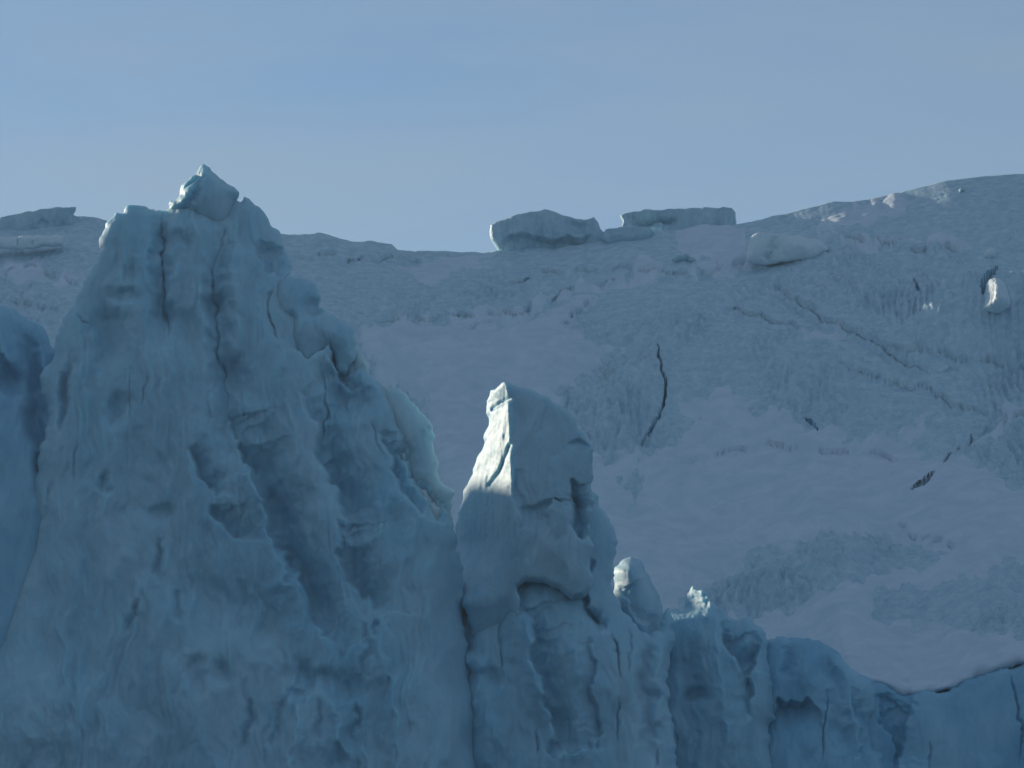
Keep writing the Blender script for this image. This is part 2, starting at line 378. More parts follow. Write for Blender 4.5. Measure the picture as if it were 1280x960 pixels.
# front skirt of the slope under the lip, down to the sea
fr = np.stack([X[0], Yg[0], Zr[0]], -1); lo = fr.copy(); lo[:, 2] = -3.0; lo[:, 1] += 1.0
n = len(fr); sk = np.array([(k, n + k, n + k + 1, k + 1) for k in range(n - 1)])
mesh_obj("ice_wall", np.concatenate([fr, lo]), sk, M_BLUE, slope)
for i, (lab, p) in enumerate(SNOW):
    sd = sds[i]
    h = 0.10 + 0.34 * np.clip(np.where(sd > 0, sd / 18, sd / 12), -2.4, 1) + 0.10 * fbm2(X / 7, Yg / 7, 60 + i, 3) + 0.05 * fbm2(X / 1.6, Yg / 1.6, 80 + i, 3) + 0.10 * fbm2(X / 2.4, Yg / 4.5, 90 + i, 3) * (np.abs(sd) < 60)
    thin = lab.startswith(("thin", "diagonal"))
    if thin: h = 0.06 + 0.22 * np.clip(sd / 2.0, -6, 1) + 0.10 * fbm2(X / 1.6, Yg / 2.4, 80 + i, 3)
    zs = Zb + h - cut
    f = quads[(sd.ravel()[quads].min(1) > (-5 if thin else -26)) & DET.ravel()[quads].all(1) & (fc == 0)]
    if len(f):
        mesh_obj("snow_patch", np.stack([X, Yg, zs], -1).reshape(-1, 3), f, M_SNOW, slope, lab)

# ------------------------------------------------------------------ relief ice bodies
SEA_V = 1345.0
def field(U, V, feats, seed):
    D = np.zeros(U.shape)
    U, V = U + 5 * fbm2(U / 28, V / 36, 201, 3), V + 6 * fbm2(U / 28, V / 36, 202, 3)
    for f in feats:
        k = f[0]
        if k == 'crack':
            _, p, a, w = f; q = rough_line(p, False, 7, 0.7, seed + int(p[0][0]))
            D += stroke(U, V, q, lambda d, s, t: -0.32 * a * (np.clip(1 - d / (w * (0.3 + 0.5 * np.sin(np.pi * t))), 0, 1) + 0.22 * np.exp(-(d / (3.5 * w)) ** 2)) * np.clip(4 * np.minimum(t, 1 - t), 0, 1), 12 * w)
        elif k == 'groove':
            _, p, a, w = f; q = rough_line(p, False, 12, 1.6, seed + int(p[0][0]))
            D += stroke(U, V, q, lambda d, s, t: -a * np.exp(-(d / w) ** 2) * np.clip(4 * np.minimum(t, 1 - t), 0, 1), 3 * w)
        elif k == 'ridge':
            _, p, a, w = f; q = rough_line(p, False, 12, 1.6, seed + int(p[0][0]))
            D += stroke(U, V, q, lambda d, s, t: a * np.exp(-d / w) * np.clip(4 * np.minimum(t, 1 - t), 0, 1), 5 * w)
        elif k == 'step':
            _, p, a, w = f; q = rough_line(p, False, 9, 1.8, seed + int(p[0][0]))
            D += stroke(U, V, q, lambda d, s, t: -a * np.exp(-(d / w) ** 1.5) * smooth(-2.5, 3.5, d * s) * np.clip(4 * np.minimum(t, 1 - t), 0, 1) ** 0.7, 3 * w)
        elif k == 'dent':
            _, cx, cy, rx, ry, ang, a = f
            c, s_ = math.cos(R(ang)), math.sin(R(ang))
            x = (U - cx) * c + (V - cy) * s_; y = -(U - cx) * s_ + (V - cy) * c
            D += a * np.exp(-((x / rx) ** 2 + (y / ry) ** 2) ** 1.5)
    return D

def blur(a, n, it=2):
    for ax in (0, 1):
        for _ in range(it):
            pad = [(0, 0), (0, 0)]; pad[ax] = (n + 1, n)
            c = np.cumsum(np.pad(a, pad, mode='edge'), axis=ax)
            a = (np.take(c, np.arange(2 * n + 1, c.shape[ax]), ax) - np.take(c, np.arange(0, c.shape[ax] - 2 * n - 1), ax)) / (2 * n + 1)
    return a
def relief(outline, Yp, H=3.0, L=60, off=0.0, lean=0.0, r=14, edge=0.7, back=3.0, rb=30, cell=1.5, feats=(), seed=0,
           rough=1.6, noise=1.0, special=None, grit=None, step=7):
    """closed ice body: front and back skins that meet along the outline; returns verts, faces"""
    pts = rough_line(outline, True, step, rough, seed)
    a = np.array(pts); u0, u1 = a[:, 0].min() - 3 * cell, a[:, 0].max() + 3 * cell
    v0, v1 = a[:, 1].min() - 3 * cell, a[:, 1].max() + 3 * cell
    us = np.arange(max(u0, -70), min(u1, 1350) + cell, cell)
    if u0 < -70: us = np.concatenate([np.linspace(u0, -70, 30)[:-1], us])
    if u1 > 1350: us = np.concatenate([us, np.linspace(us[-1], u1, 30)[1:]])
    vb = min(v1, SEA_V)
    vs = np.arange(v0, min(vb, 985) + cell, cell)
    if vb > 985: vs = np.concatenate([vs, np.linspace(vs[-1] + 8, vb, 26)])
    U, V = np.meshgrid(us, vs)
    sd, qx, qy = poly_sd(U, V, pts)
    tol = 0.75 * cell
    near = np.abs(sd) < tol
    low = V > 986
    U = np.where(near & ~low, qx, U); V = np.where(near & ~low, qy, V)
    e = np.where(near, 0, np.clip(sd, 0, None))
    ok = sd > -tol
    # front skin
    eb = blur(np.clip(sd, 0, None), max(2, int(min(14, L * 0.3) / cell)))
    D = off + H * (1 - np.exp(-eb / L)) + lean * (V - v0) / 100.0
    D += 1.5 * field(U, V, feats, seed)
    tt = smooth(0, 40, e)
    wu = 14 * fbm2(U / 60, V / 90, 7, 3); wv = 20 * fbm2(U / 60, V / 90, 8, 3)
    Un, Vn = U + wu, V + wv
    D += noise * (0.35 + 0.65 * tt) * (1.0 * facet2(Un / 62, Vn / 150, 3) + 0.48 * facet2((Un + 0.25 * Vn) / 27, Vn / 70, 4)
                    + 0.22 * fbm2(Un / 34, Vn / 110, 6, 4) - 0.09 * (1 - np.abs(perlin2(Un / 11, Vn / 75, 9)) * 2)
                    + (0.08 + 0.08 * smooth(720, 900, V)) * facet2((Un - 0.3 * Vn) / 13, Vn / 30, 10))
    if special is not None: D = special(U, V, eb, D)
    k = np.clip(e / r, 0, 1)
    front = D - edge * (1 - np.sqrt(np.clip(1 - (1 - k) ** 2, 0, 1)))
    kb = np.clip(e / rb, 0, 1)
    backd = (D - edge) - back * np.sqrt(np.clip(1 - (1 - kb) ** 2, 0, 1)) * (1 + 0.15 * fbm2(U / 50, V / 60, 77, 3)) - smooth(0, 60, e) * (D * 0.6)
    xw, zw = at(U, V, Yp)
    A = np.stack([xw, Yp - front, zw], -1); B = np.stack([xw, Yp - backd, zw], -1)
    # fine relief along the skin normals
    def puff(A, s):
        du = np.gradient(A, axis=1); dv = np.gradient(A, axis=0)
        n = np.cross(du, dv); n /= np.linalg.norm(n, axis=-1, keepdims=True) + 1e-9
        x, y, z = A[..., 0], A[..., 1], A[..., 2]
        d = 0.09 * perlin3(x / 0.9, y / 0.9, z / 1.6, 41) + 0.05 * perlin3(x / 0.38, y / 0.38, z / 0.6, 42) + 0.035 * perlin3(x / 0.17, y / 0.17, z / 0.25, 43)
        return A + s * n * (d * np.where(near, 0.0, np.clip(e / 5, 0, 1)))[..., None]
    A = puff(A, grit if grit else min(noise, 1.0))
    nr, nc = U.shape
    idx = np.arange(nr * nc).reshape(nr, nc)
    q = np.stack([idx[:-1, :-1], idx[1:, :-1], idx[1:, 1:], idx[:-1, 1:]], -1).reshape(-1, 4)
    okr = ok.ravel(); nearr = (near & ~low).ravel()
    q = q[okr[q].all(1) & ~nearr[q].all(1)]
    N = nr * nc
    mate = np.where(nearr, np.arange(N), np.arange(N) + N)
    qb = mate[q][:, ::-1]
    # close open borders
    ed = np.concatenate([q[:, [0, 1]], q[:, [1, 2]], q[:, [2, 3]], q[:, [3, 0]]])
    key = np.sort(ed, 1); key = key[:, 0].astype(np.int64) * (N + 1) + key[:, 1]
    uq, inv, cnt = np.unique(key, return_inverse=True, return_counts=True)
    be = ed[cnt[inv] == 1]
    be = be[~(nearr[be].all(1))]
    wall = np.stack([be[:, 1], be[:, 0], mate[be[:, 0]], mate[be[:, 1]]], -1)
    return np.concatenate([A.reshape(-1, 3), B.reshape(-1, 3)]), np.concatenate([q, qb, wall])

def spire_edges(U, V, e, D):
    D = D - smooth(45, 0, e) * 2.0 * smooth(650, 780, V) * (U > 400)
    return D - smooth(80, 0, e) * 2.6 * smooth(540, 680, V) * (U < 250)
cliff = bpy.data.objects.new("ice_cliff", None); SC.collection.objects.link(cliff)
cliff.location = (0, 300, 0)
cliff["label"] = "jagged shaded blue ice cliff with tall spire and sunlit tower in front of snow slope"
cliff["category"] = "iceberg"
def part(name, mat, label=None, **k):
    v, f = relief(**k)
    return mesh_obj(name, v, f, mat, cliff, label)

# --- the tall spire
SPIRE = [(-160, 1500), (-110, 960), (-60, 860), (-20, 760), (24, 650), (50, 575), (63, 530), (62, 515), (52, 478), (64, 457), (69, 439), (75, 409), (86, 390), (97, 367), (107, 349), (116, 334), (124, 320), (124, 306), (129, 289), (139, 272), (144, 263), (154, 266),
         (157, 256), (165, 255), (176, 256), (187, 261), (202, 262), (211, 258), (213, 250), (222, 250), (240, 240), (290, 247), (300, 252), (304, 244), (311, 247), (322, 257), (332, 268), (337, 278), (349, 288), (352, 298),
         (356, 311), (364, 326), (364, 337), (356, 349), (372, 360), (398, 388), (424, 412), (446, 440), (457, 457), (476, 481), (489, 500), (505, 540), (530, 590), (556, 630), (568, 660), (575, 700), (582, 800), (600, 900), (640, 1500)]
SPIRE_F = [
 ('crack', [(205, 258), (204, 274), (206, 304), (200, 322), (203, 335), (208, 356), (208, 390), (214, 412), (217, 442)], 1.6, 3.2),
 ('groove', [(204, 250), (204, 330), (208, 400), (216, 450)], 0.9, 11),
 ('crack', [(276, 285), (276, 319), (270, 345), (270, 382), (276, 412), (276, 450), (283, 480), (287, 510), (291, 540)], 1.1, 2.8),
 ('groove', [(280, 280), (272, 345), (272, 390), (278, 450), (290, 540), (310, 620)], 0.9, 14),
 ('crack', [(286, 290), (278, 306), (275, 320)], 0.7, 3.0),
 ('crack', [(346, 360), (337, 379), (339, 401), (347, 426), (351, 442)], 1.2, 2.8),
 ('crack', [(97, 392), (106, 403), (118, 411)], 0.8, 2.5),
 ('crack', [(166, 470), (170, 500), (172, 550)], 0.5, 2.0), ('crack', [(190, 470), (186, 500), (184, 520)], 0.4, 2.0),
 ('dent', 142, 428, 24, 40, 0, -1.1), ('dent', 168, 345, 11, 13, 0, -0.25), ('dent', 160, 374, 20, 8, 10, -0.35),
 ('dent', 270, 392, 10, 16, 0, -0.6), ('dent', 225, 320, 20, 22, 0, -0.5), ('dent', 240, 420, 20, 30, 0, -0.5),
 ('dent', 155, 520, 22, 14, -50, -0.6), ('dent', 85, 500, 7, 40, 8, -0.8), ('dent', 300, 480, 16, 26, -30, -0.7),
 ('step', [(326, 300), (322, 310), (331, 340), (350, 352)][::-1], 0.9, 22),
 ('step', [(364, 452), (390, 452), (414, 436), (425, 480), (452, 490)][::-1], 1.0, 30),
 ('step', [(290, 520), (303, 560), (330, 630), (352, 690), (378, 740), (402, 790), (436, 830)][::-1], 1.4, 34),
 ('groove', [(312, 556), (345, 635), (364, 690), (390, 742), (416, 790), (440, 824)], 0.75, 15), ('groove', [(404, 560), (424, 590), (442, 630), (452, 672)], 0.7, 17), ('groove', [(440, 690), (455, 730), (476, 775)], 0.8, 16),
 ('groove', [(392, 470), (420, 490), (446, 500)], 0.8, 18), ('dent', 440, 506, 26, 20, 0, -0.8),
 ('ridge', [(296, 545), (325, 622), (348, 690), (374, 742), (398, 792)], 0.5, 12),
 ('step', [(378, 500), (392, 530), (405, 590), (428, 620), (437, 668), (446, 690)][::-1], 1.4, 36),
 ('step', [(428, 660), (426, 700), (450, 745), (470, 772)][::-1], 1.0, 26),
 ('crack', [(402, 470), (408, 500), (410, 520), (404, 560)], 1.0, 2.6),
 ('step', [(478, 540), (488, 590), (505, 625), (535, 660)][::-1], 0.8, 16), ('crack', [(466, 530), (474, 560), (486, 580)], 0.5, 2.2),
 ('step', [(490, 565), (512, 600), (535, 628), (556, 660)][::-1], 0.7, 14),
 ('step', [(240, 570), (250, 596), (262, 612), (276, 630)][::-1], 1.0, 16), ('step', [(270, 640), (285, 668), (312, 690)][::-1], 0.8, 22),
 ('step', [(350, 700), (362, 735), (368, 745)][::-1], 0.5, 10),
 ('dent', 205, 650, 16, 12, 0, -0.4), ('dent', 300, 770, 60, 36, 30, -0.7), ('dent', 256, 850, 16, 22, 0, -0.6), ('dent', 285, 852, 10, 14, 0, -0.4),
 ('crack', [(206, 677), (207, 738)], 0.6, 2.2), ('crack', [(184, 760), (172, 785), (162, 798)], 0.6, 2.4), ('crack', [(232, 745), (233, 790)], 0.35, 2.2),
 ('crack', [(142, 598), (144, 634)], 0.6, 2.5), ('crack', [(104, 560), (98, 590), (96, 612)], 0.6, 3), ('crack', [(72, 600), (64, 630), (58, 660)], 0.7, 4),
 ('crack', [(450, 780), (458, 800), (460, 830), (454, 870)], 0.9, 3), ('crack', [(474, 780), (474, 806)], 0.8, 3), ('crack', [(444, 880), (455, 905), (448, 940)], 0.8, 3),
 ('crack', [(398, 882), (404, 900), (404, 930)], 0.8, 3), ('crack', [(404, 864), (372, 870), (360, 890), (354, 912), (336, 940)], 0.7, 2.6), ('crack', [(318, 880), (316, 930), (300, 945)], 0.6, 2.6),

 ('ridge', [(420, 850), (430, 900), (440, 990)], 0.5, 10), ('ridge', [(380, 880), (376, 920), (372, 990)], 0.5, 9), ('ridge', [(480, 780), (486, 850), (500, 990)], 0.4, 12),
 ('groove', [(350, 860), (380, 850), (430, 868), (470, 860)], 0.6, 12),
 ('dent', 40, 900, 90, 60, 0, 0.6),
]
SPIRE_F = [('groove', f[1], 0.32, 4.5) if f[0] == 'crack' and min(p[1] for p in f[1]) > 560 else f for f in SPIRE_F]
part("spire", M_CLIFF, outline=SPIRE, Yp=300.0, H=3.4, L=55, lean=0.55, r=12, edge=0.55, back=2.6, rb=26, feats=SPIRE_F, seed=1, rough=1.5, special=spire_edges)
part("crown", M_CLIFF, "pointed snow-capped crown block at the top of the tall spire",
     outline=[(211, 262), (210, 254), (212, 249), (217, 250), (221, 246), (224, 237), (231, 227), (236, 224), (244, 218), (247, 212), (250, 206), (254, 203), (258, 206), (262, 208), (266, 214), (270, 217), (279, 224), (287, 230), (294, 234), (299, 239), (297, 245), (292, 251), (291, 266), (288, 280), (283, 288), (270, 292), (258, 289), (248, 283), (242, 275), (234, 268), (222, 266)],
     Yp=299.6, H=1.4, L=14, off=0.5, r=16, edge=1.0, back=2.6, rb=18, cell=1.0, seed=2, rough=1.4, noise=0.6,
     feats=[('groove', [(222, 262), (228, 242), (244, 224), (256, 212)], 0.45, 5), ('ridge', [(214, 258), (232, 232), (252, 210)], 0.4, 5), ('groove', [(236, 262), (250, 236), (262, 220)], 0.3, 4)])
part("shoulder", M_CLIFF, "rounded shoulder block right of the long cracks on the spire",
     outline=[(346, 358), (352, 352), (358, 350), (363, 346), (369, 348), (382, 349), (390, 352), (396, 356), (399, 367), (399, 384), (409, 393), (424, 401), (437, 409), (445, 417), (447, 431), (444, 452), (432, 470), (420, 462), (414, 440), (404, 450), (398, 466), (378, 472), (364, 456), (352, 440), (346, 425), (339, 402), (338, 380)],
     Yp=299.4, H=2.0, L=30, off=0.9, lean=0.4, r=14, edge=0.6, back=4.0, rb=24, cell=1.2, seed=3, noise=1.0,
     feats=[('dent', 390, 388, 10, 12, 0, -0.7), ('dent', 360, 408, 14, 12, 20, -0.4), ('crack', [(372, 420), (362, 430), (354, 438)], 0.4, 2.2)])
part("blade", M_GLOW, "thin translucent glowing ice edge on the right flank of the spire",
     outline=[(440, 452), (450, 440), (457, 450), (461, 465), (476, 481), (487, 485), (502, 489), (510, 496), (517, 504), (523, 509), (532, 521), (541, 534), (544, 545), (542, 560), (546, 575), (549, 597), (555, 607), (564, 612), (570, 617), (566, 632), (566, 650), (560, 684), (545, 690), (522, 640), (500, 590), (470, 520)],
     Yp=299.0, H=0.9, L=24, off=-0.05, lean=0.55, r=10, edge=0.25, back=0.9, rb=30, cell=1.2, seed=4, noise=0.4, rough=1.8,
     feats=[('step', [(490, 545), (512, 590), (535, 625), (556, 660)][::-1], 0.5, 12), ('ridge', [(522, 540), (536, 530), (545, 540)], 0.2, 4)])
part("buttress", M_BLUE, "darker deep blue buttress at the left edge of the cliff",
     outline=[(-400, 1500), (-420, 500), (-320, 380), (-200, 340), (-60, 362), (0, 380), (22, 389), (41, 400), (56, 412), (68, 436), (76, 470), (86, 540), (100, 620), (130, 1500)],
     Yp=302.0, H=3.0, L=60, lean=0.75, r=22, edge=1.2, back=4, rb=40, seed=5, noise=0.6,
     feats=[('dent', 10, 482, 30, 16, 0, -1.4), ('groove', [(30, 400), (46, 470), (60, 560), (66, 640)], 1.2, 10), ('step', [(0, 420), (12, 450), (30, 470)], 0.7, 16)])

# --- the sunlit tower and the wall below it
def tower_side(U, V, e, D):
    ridge = np.interp(V, [470, 496, 552, 610, 640, 700], [628, 636, 637, 638, 641, 650])
    w = np.clip((ridge - U) / 62.0, 0, 1.2)
    fade = smooth(760, 660, V)
    d = D - fade * w * 9.0
    groove = stroke(U, V, [(616, 506), (626, 502), (636, 500)], lambda d_, s, t: -0.5 * np.exp(-(d_ / 3) ** 2), 12)
    groove += stroke(U, V, [(612, 600), (624, 588), (632, 572), (636, 560)], lambda d_, s, t: -0.7 * np.exp(-(d_ / 2.5) ** 2), 12)
    d = d - 4.5 * smooth(680, 860, V) * smooth(655, 635, U)
    fl = 0.13 * fbm2(U / 5, V / 30, 88, 3) * fade * (w > 0)
    return d + groove + fl
TOWER_F = [
 ('step', [(713, 604), (714, 640), (719, 662), (742, 680)][::-1], 0.9, 16), ('groove', [(716, 606), (720, 640), (726, 664), (742, 676)], 0.6, 7),
 ('step', [(648, 634), (690, 628), (694, 662)], 0.5, 26), ('step', [(645, 590), (648, 640), (650, 668)][::-1], 0.35, 14),
 ('step', [(706, 560), (724, 556), (738, 562)], 0.3, 14),
]
part("tower", M_TOWER, "blocky tower with a brilliant sunlit left face and square hanging underside",
     outline=[(574, 720), (567, 660), (566, 640), (570, 622), (576, 611), (577, 600), (585, 586), (592, 569), (602, 552), (604, 534), (611, 519), (607, 507), (608, 492), (613, 481), (624, 479), (632, 477), (645, 482), (655, 484), (664, 487), (682, 495), (696, 505), (709, 513), (715, 520), (720, 528), (731, 545), (739, 556), (741, 571), (741, 590), (739, 612), (741, 640), (743, 684), (737, 700), (736, 740), (728, 748), (716, 750), (704, 742), (690, 735), (667, 728), (656, 728), (647, 734), (646, 780), (640, 850), (628, 900), (606, 860), (588, 790)],
     Yp=297.6, H=1.2, L=40, off=0.6, lean=0.25, r=7, edge=0.7, back=6.0, rb=30, cell=1.1, feats=TOWER_F, seed=6, noise=0.8, special=tower_side, rough=1.3)
WALL_F = [ ('dent', 690, 810, 58, 75, 0, 0.8),
 ('crack', [(620, 745), (625, 782), (628, 816), (631, 862)], 1.1, 2.8), ('crack', [(762, 795), (771, 822), (776, 858)], 1.3, 3), ('crack', [(848, 780), (840, 810), (839, 835), (837, 872), (842, 925)], 1.4, 3.2),
 ('crack', [(584, 785), (584, 826)], 1.0, 3), ('crack', [(708, 895), (710, 935)], 0.8, 3), ('crack', [(771, 873), (771, 940)], 0.9, 2.6), ('crack', [(747, 925), (747, 942)], 0.6, 3), ('crack', [(668, 910), (673, 955)], 0.8, 2.6),
 ('crack', [(790, 780), (786, 810), (790, 850)], 0.6, 2.4), ('crack', [(788, 862), (800, 885), (806, 895)], 0.5, 2.6), ('crack', [(820, 935), (816, 970)], 0.7, 4), ('crack', [(632, 690), (640, 720), (648, 750)], 0.7, 3),
 ('step', [(608, 640), (616, 690), (622, 740)][::-1], 0.8, 14), ('step', [(655, 760), (667, 835), (682, 872), (690, 915), (696, 960)][::-1], 1.3, 30), ('ridge', [(652, 752), (664, 835), (680, 875), (690, 930)], 0.5, 10),
 ('dent', 618, 850, 12, 14, 0, -0.5), ('groove', [(575, 660), (578, 760), (584, 900), (600, 990)], 1.0, 16),
 ('step', [(736, 700), (738, 760), (752, 782)], 0.9, 12), ('dent', 748, 775, 9, 14, -20, -0.9), ('dent', 620, 800, 20, 50, 0, -0.3), ('dent', 590, 830, 18, 10, 0, 0.5), ('dent', 600, 920, 26, 40, 0, 0.5),
 ('ridge', [(700, 790), (720, 850), (730, 960)], 0.4, 14), ('step', [(740, 800), (742, 880), (738, 950)], 0.5, 16), ('dent', 820, 850, 12, 50, 0, 0.4), ('groove', [(800, 790), (806, 860), (812, 960)], 0.6, 9), ('dent', 850, 870, 8, 6, 0, -0.6),
]
part("wall", M_CLIFF, "fluted lower wall of ice under the tower",
     outline=[(540, 1500), (545, 820), (556, 780), (575, 745), (600, 722), (628, 700), (640, 660), (700, 640), (733, 612), (742, 614), (750, 620), (752, 635), (763, 653), (769, 665), (771, 690), (768, 712), (767, 742), (776, 758), (789, 773), (801, 790), (812, 794), (824, 788), (829, 768), (838, 758), (843, 775), (840, 810), (838, 870), (842, 925), (850, 1500)],
     Yp=300.6, H=2.2, L=40, lean=0.55, r=14, edge=0.7, back=2.4, rb=30, feats=WALL_F, seed=7, noise=0.8)
part("knob", M_TOWER, "rounded leaning knob with a sunlit top left rim",
     outline=[(766, 717), (769, 708), (776, 701), (783, 697), (789, 695), (801, 699), (806, 710), (814, 725), (820, 735), (825, 744), (829, 762), (832, 790), (830, 830), (800, 830), (775, 790), (764, 760), (766, 741)],
     Yp=303.2, H=2.2, L=18, off=0.9, r=26, edge=1.5, back=3.2, rb=26, cell=0.9, seed=8, noise=0.35, rough=1.0,
     feats=[('step', [(770, 735), (790, 765), (812, 790)][::-1], 0.5, 20)])
def tip_side(U, V, e, D):
    w = np.clip((np.interp(V, [728, 745, 760, 780], [876, 886, 890, 880]) - U) / 24.0, 0, 1.2) * smooth(776, 752, V)
    return D - 3.4 * w + 0.2 * fbm2(U / 5, V / 9, 94, 3) * (w > 0)
part("pinnacle", M_CLIFF, "small pinnacle with a sharp sunlit tip",
     outline=[(820, 1500), (822, 900), (826, 800), (836, 775), (844, 754), (846, 759), (848, 751), (851, 762), (855, 760), (859, 751), (861, 742), (864, 734), (867, 728), (871, 733), (875, 735), (884, 741), (887, 747), (889, 751), (897, 763), (903, 759), (909, 768), (914, 772), (929, 771), (942, 773), (952, 783), (958, 791), (960, 806), (964, 850), (970, 898), (964, 902), (966, 960), (972, 1500)],
     Yp=305.0, H=2.6, L=34, lean=0.5, r=14, edge=0.9, back=2.6, rb=22, cell=1.2, seed=9, noise=0.8, special=tip_side,
     feats=[('step', [(899, 785), (908, 815), (926, 850)][::-1], 1.3, 24), ('step', [(952, 800), (934, 850), (942, 900)], 0.8, 16), ('dent', 868, 870, 14, 10, -30, -0.6), ('ridge', [(890, 765), (900, 850), (905, 960)], 0.4, 12),
            ('crack', [(840, 912), (844, 940)], 0.6, 2.6), ('groove', [(866, 790), (862, 860), (860, 950)], 0.4, 12), ('crack', [(935, 845), (930, 870)], 0.5, 3)])
part("block", M_BLUE, "flat-topped blue block between the sharp pinnacle and the low wall",
     outline=[(950, 1500), (940, 880), (946, 815), (961, 799), (969, 797), (976, 794), (986, 797), (995, 796), (1003, 797), (1010, 795), (1025, 798), (1036, 806), (1047, 812), (1053, 820), (1059, 828), (1066, 836), (1074, 841), (1092, 850), (1100, 880), (1112, 1500)],
     Yp=306.0, H=2.4, L=40, lean=0.5, r=16, edge=0.9, back=3, rb=26, cell=1.2, seed=10, noise=0.65,
     feats=[('step', [(968, 875), (990, 880), (1010, 874)], 1.2, 30), ('crack', [(1036, 860), (1029, 900), (1027, 930), (1025, 965)], 1.1, 2.6), ('groove', [(1030, 806), (1034, 830), (1044, 870), (1060, 960)], 0.7, 12), ('dent', 1100, 905, 12, 30, 8, -1.0),
            ('groove', [(985, 805), (984, 850)], 0.5, 9), ('dent', 1010, 840, 16, 22, 0, 0.4), ('step', [(1060, 860), (1075, 920), (1080, 980)][::-1], 0.6, 20)])
part("low_wall", M_BLUE, "low smooth blue wall at the right edge under the snow lip",
     outline=[(1040, 1500), (1055, 900), (1070, 850), (1080, 847), (1092, 851), (1102, 853), (1111, 857), (1126, 867), (1145, 866), (1164, 864), (1190, 859), (1212, 848), (1232, 840), (1250, 834), (1280, 828), (1340, 818), (1500, 812), (1700, 812), (1700, 1500)],
     Yp=306.6, H=1.6, L=40, lean=0.45, r=10, edge=0.5, back=2.0, rb=24, cell=1.3, seed=11, noise=0.4,
     feats=[('step', [(1098, 870), (1106, 910), (1118, 960)][::-1], 0.9, 20), ('step', [(1150, 880), (1128, 930), (1120, 980)], 0.7, 40), ('crack', [(1256, 838), (1267, 859), (1268, 890), (1273, 922), (1267, 960)], 1.1, 3), ('crack', [(1162, 922), (1160, 970)], 0.7, 4), ('dent', 1200, 850, 8, 8, 0, -0.3)])

part("snow_lip", M_SNOW, "thin overhanging snow lip along the top of the low wall",
     outline=[(1056, 826), (1066, 835), (1078, 841), (1092, 845), (1111, 849), (1130, 857), (1150, 858), (1170, 857), (1190, 852), (1212, 840), (1250, 825), (1280, 819), (1340, 812), (1500, 806), (1500, 815), (1340, 821), (1280, 831), (1250, 838), (1212, 852), (1190, 862), (1164, 868), (1145, 870), (1126, 871), (1111, 861), (1092, 855), (1070, 849)],
     Yp=306.9, H=0.3, L=6, off=0.25, r=5, edge=0.35, back=3.0, rb=8, cell=0.9, seed=12, noise=0.2, rough=1.1)

# ------------------------------------------------------------------ loose blocks on the slope and its crest
def ground(u, v_guess):
    """Y on the slope for a sight line"""
    d2 = ((U - u) ** 2 + (V - v_guess) ** 2).ravel()
    near = np.flatnonzero(d2 < max(4.0, d2.min() + 0.5))
    k = near[np.argmin(Yg.ravel()[near])]      # the nearest of the folds one looks at
    return Yg.ravel()[k], Zr.ravel()[k]
U, V = seen(X, Yg, Zr)
def stone(name, label, outline, Yp, mat=M_BLOCK, cat="ice block", group=None, **k):
    if Yp < 100:
        a = np.array(outline); Yp = ground((a[:, 0].min() + a[:, 0].max()) / 2, a[:, 1].max() - 3)[0] + Yp
    v, f = relief(outline=outline, Yp=Yp, **k)
    c = v[np.unique(f)].mean(0); c[2] = v[np.unique(f)][:, 2].min()
    return mesh_obj(name, v, f, mat, None, label, cat, group, origin=c)
kw = dict(cell=0.8, noise=1.7, rough=0.6, step=5, grit=1.8)
stone("ice_block", "big rounded blue ice block on the ridge, broken lump at its right end",
      [(614, 300), (612, 290), (613, 280), (620, 276), (636, 272), (655, 266), (668, 264), (681, 261), (690, 263), (706, 269), (722, 273), (730, 274), (742, 270), (748, 277), (751, 286), (757, 292), (772, 308), (760, 325), (690, 325), (630, 318), (622, 312)],
      402.5, H=2.4, L=30, r=4, edge=0.5, back=5.0, rb=30, seed=21, feats=[('step', [(622, 308), (640, 296), (690, 300), (740, 296)], 0.8, 14), ('dent', 720, 285, 16, 10, 0, -0.5)], **kw)
stone("ice_slab", "long flat-topped tabular slab on the ridge with a pale underside",
      [(775, 268), (781, 266), (790, 264), (820, 262), (845, 260), (862, 259), (885, 259), (905, 258), (915, 259), (920, 265), (921, 278), (918, 300), (860, 300), (800, 296), (777, 282), (779, 275)],
      404.0, H=1.4, L=26, r=3, edge=0.3, back=6.0, rb=30, seed=22, feats=[('step', [(780, 277), (800, 284), (830, 280), (850, 276)][::-1], 0.8, 10)], **kw)
stone("ice_slab", "tilted slab with a pointed overhanging end on the crest at the far left",
      [(-60, 300), (-60, 284), (-20, 276), (0, 271), (18, 267), (36, 263), (40, 264), (60, 260), (85, 259), (95, 258), (92, 264), (90, 268), (100, 272), (112, 290), (60, 298)],
      401.0, H=1.6, L=26, r=6, edge=0.4, back=4.0, rb=26, seed=23, feats=[('step', [(49, 277), (60, 277), (63, 281)], 0.4, 6)], **kw)
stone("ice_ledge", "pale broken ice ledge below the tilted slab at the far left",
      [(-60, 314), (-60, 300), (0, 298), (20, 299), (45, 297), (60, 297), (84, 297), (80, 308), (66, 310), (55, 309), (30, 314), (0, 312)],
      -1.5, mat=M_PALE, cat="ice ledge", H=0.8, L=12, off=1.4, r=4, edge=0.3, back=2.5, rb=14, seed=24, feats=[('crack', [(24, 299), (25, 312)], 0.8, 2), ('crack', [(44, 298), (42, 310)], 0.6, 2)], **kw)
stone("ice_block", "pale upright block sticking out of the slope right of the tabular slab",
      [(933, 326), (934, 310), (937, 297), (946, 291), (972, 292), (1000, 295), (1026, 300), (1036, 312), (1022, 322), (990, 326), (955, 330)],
      -0.5, mat=M_PALE, H=1.2, L=14, off=0.3, r=4, edge=0.3, back=3.0, rb=16, seed=25, feats=[('step', [(958, 290), (956, 330)][::-1], 0.6, 10)], **kw)
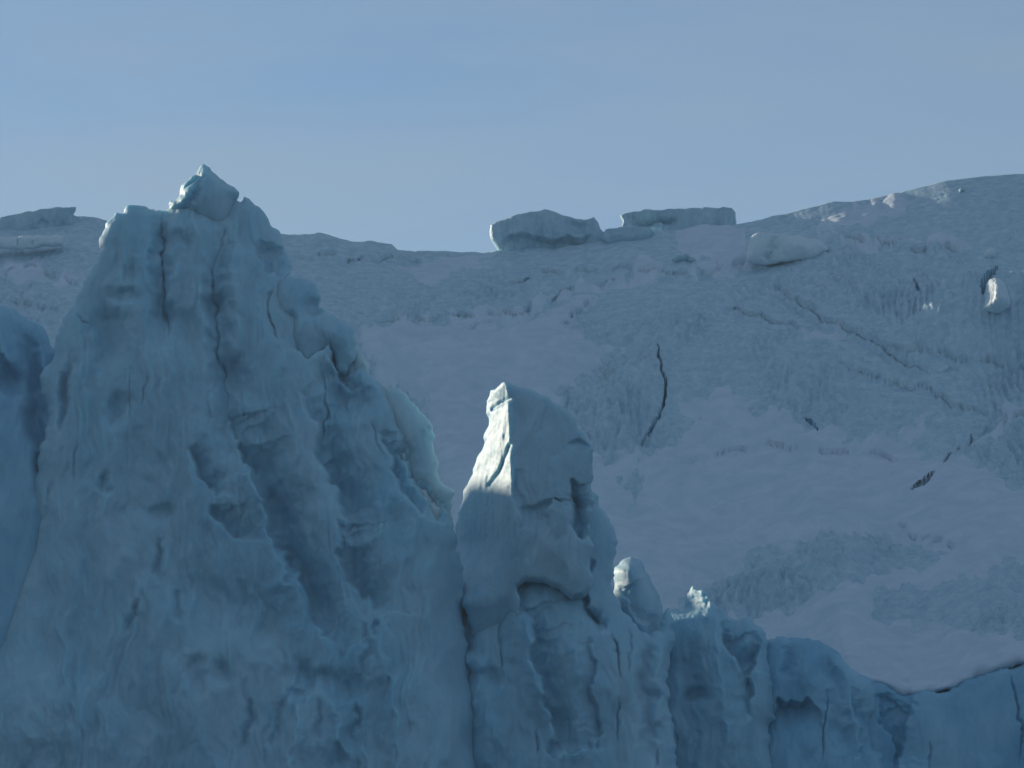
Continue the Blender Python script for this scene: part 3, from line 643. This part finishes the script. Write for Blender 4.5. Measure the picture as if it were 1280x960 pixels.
stone("ice_block", "low broken chunk wedged between the rounded block and the tabular slab",
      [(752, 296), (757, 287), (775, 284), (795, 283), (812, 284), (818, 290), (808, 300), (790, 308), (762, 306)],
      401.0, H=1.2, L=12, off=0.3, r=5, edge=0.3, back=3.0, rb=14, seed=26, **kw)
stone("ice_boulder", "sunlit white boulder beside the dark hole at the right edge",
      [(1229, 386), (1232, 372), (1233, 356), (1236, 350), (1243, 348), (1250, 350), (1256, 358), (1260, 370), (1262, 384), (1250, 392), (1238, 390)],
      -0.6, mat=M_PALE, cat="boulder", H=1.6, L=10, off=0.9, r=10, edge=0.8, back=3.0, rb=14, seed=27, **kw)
stone("ice_boulder", "small white lump above the dark hole near the right edge",
      [(1229, 322), (1231, 314), (1238, 310), (1244, 311), (1246, 318), (1242, 325), (1234, 326)],
      1.0, mat=M_PALE, cat="boulder", H=0.7, L=6, off=0.5, r=6, edge=0.4, back=1.5, rb=8, seed=28, **kw)
stone("ice_slab", "small pale slab lying at the end of the long fault",
      [(1164, 469), (1170, 462), (1180, 458), (1188, 456), (1184, 464), (1176, 471), (1168, 472)],
      1.0, mat=M_SNOW, H=0.5, L=6, off=0.5, r=4, edge=0.2, back=1.2, rb=8, seed=29, **kw)
stone("ice_flake", "thin white flake standing below the small boulders on the ridge",
      [(864, 341), (869, 342), (873, 350), (872, 357), (868, 355), (866, 347)],
      1.0, mat=M_PALE, cat="ice flake", H=0.4, L=5, off=0.4, r=4, edge=0.2, back=0.8, rb=6, seed=30, **kw)
rg = random.Random(4)
for k, (u, v, w, h) in enumerate([(848, 324, 9, 5), (856, 322, 7, 5), (864, 325, 6, 4), (1202, 238, 4, 4)]):
    lab = ["dark squat boulder in the snow below the tabular slab, larger of the pair", "dark boulder just right of the squat one below the tabular slab",
           "smallest dark boulder of the three below the tabular slab", "lone little boulder high on the right ridge"][k]
    n = 9
    ol = [(u + w * math.cos(6.283 * i / n) * rg.uniform(.7, 1.1), v + h * math.sin(6.283 * i / n) * rg.uniform(.7, 1.1)) for i in range(n)]
    Y, _ = ground(u, v + h * 0.6)
    stone("ice_boulder", lab, ol, Y + 0.4, cat="boulder", group="boulders near the crest", H=0.6, L=6, off=0.3, r=5, edge=0.3, back=1.2, rb=8, seed=60 + k, **kw)

# ------------------------------------------------------------------ thin sea haze
HAZE = 0.00014
hz = bpy.data.materials.new("sea_haze"); hz.use_nodes = True
t = hz.node_tree; t.nodes.clear()
out = t.nodes.new("ShaderNodeOutputMaterial"); pv = t.nodes.new("ShaderNodeVolumePrincipled")
pv.inputs['Color'].default_value = (0.55, 0.82, 1.0, 1); pv.inputs['Density'].default_value = HAZE; pv.inputs['Anisotropy'].default_value = 0.3
t.links.new(pv.outputs[0], out.inputs['Volume'])
b, zt, zb_ = 3050.0, 150.0, -12.0
hv = [(x, y, z) for z in (zb_, zt) for x, y in ((-b, -b), (b, -b), (b, b), (-b, b))]
mesh_obj("haze", hv, [(3, 2, 1, 0), (4, 5, 6, 7), (0, 1, 5, 4), (1, 2, 6, 5), (2, 3, 7, 6), (3, 0, 4, 7)], hz, kind="stuff")
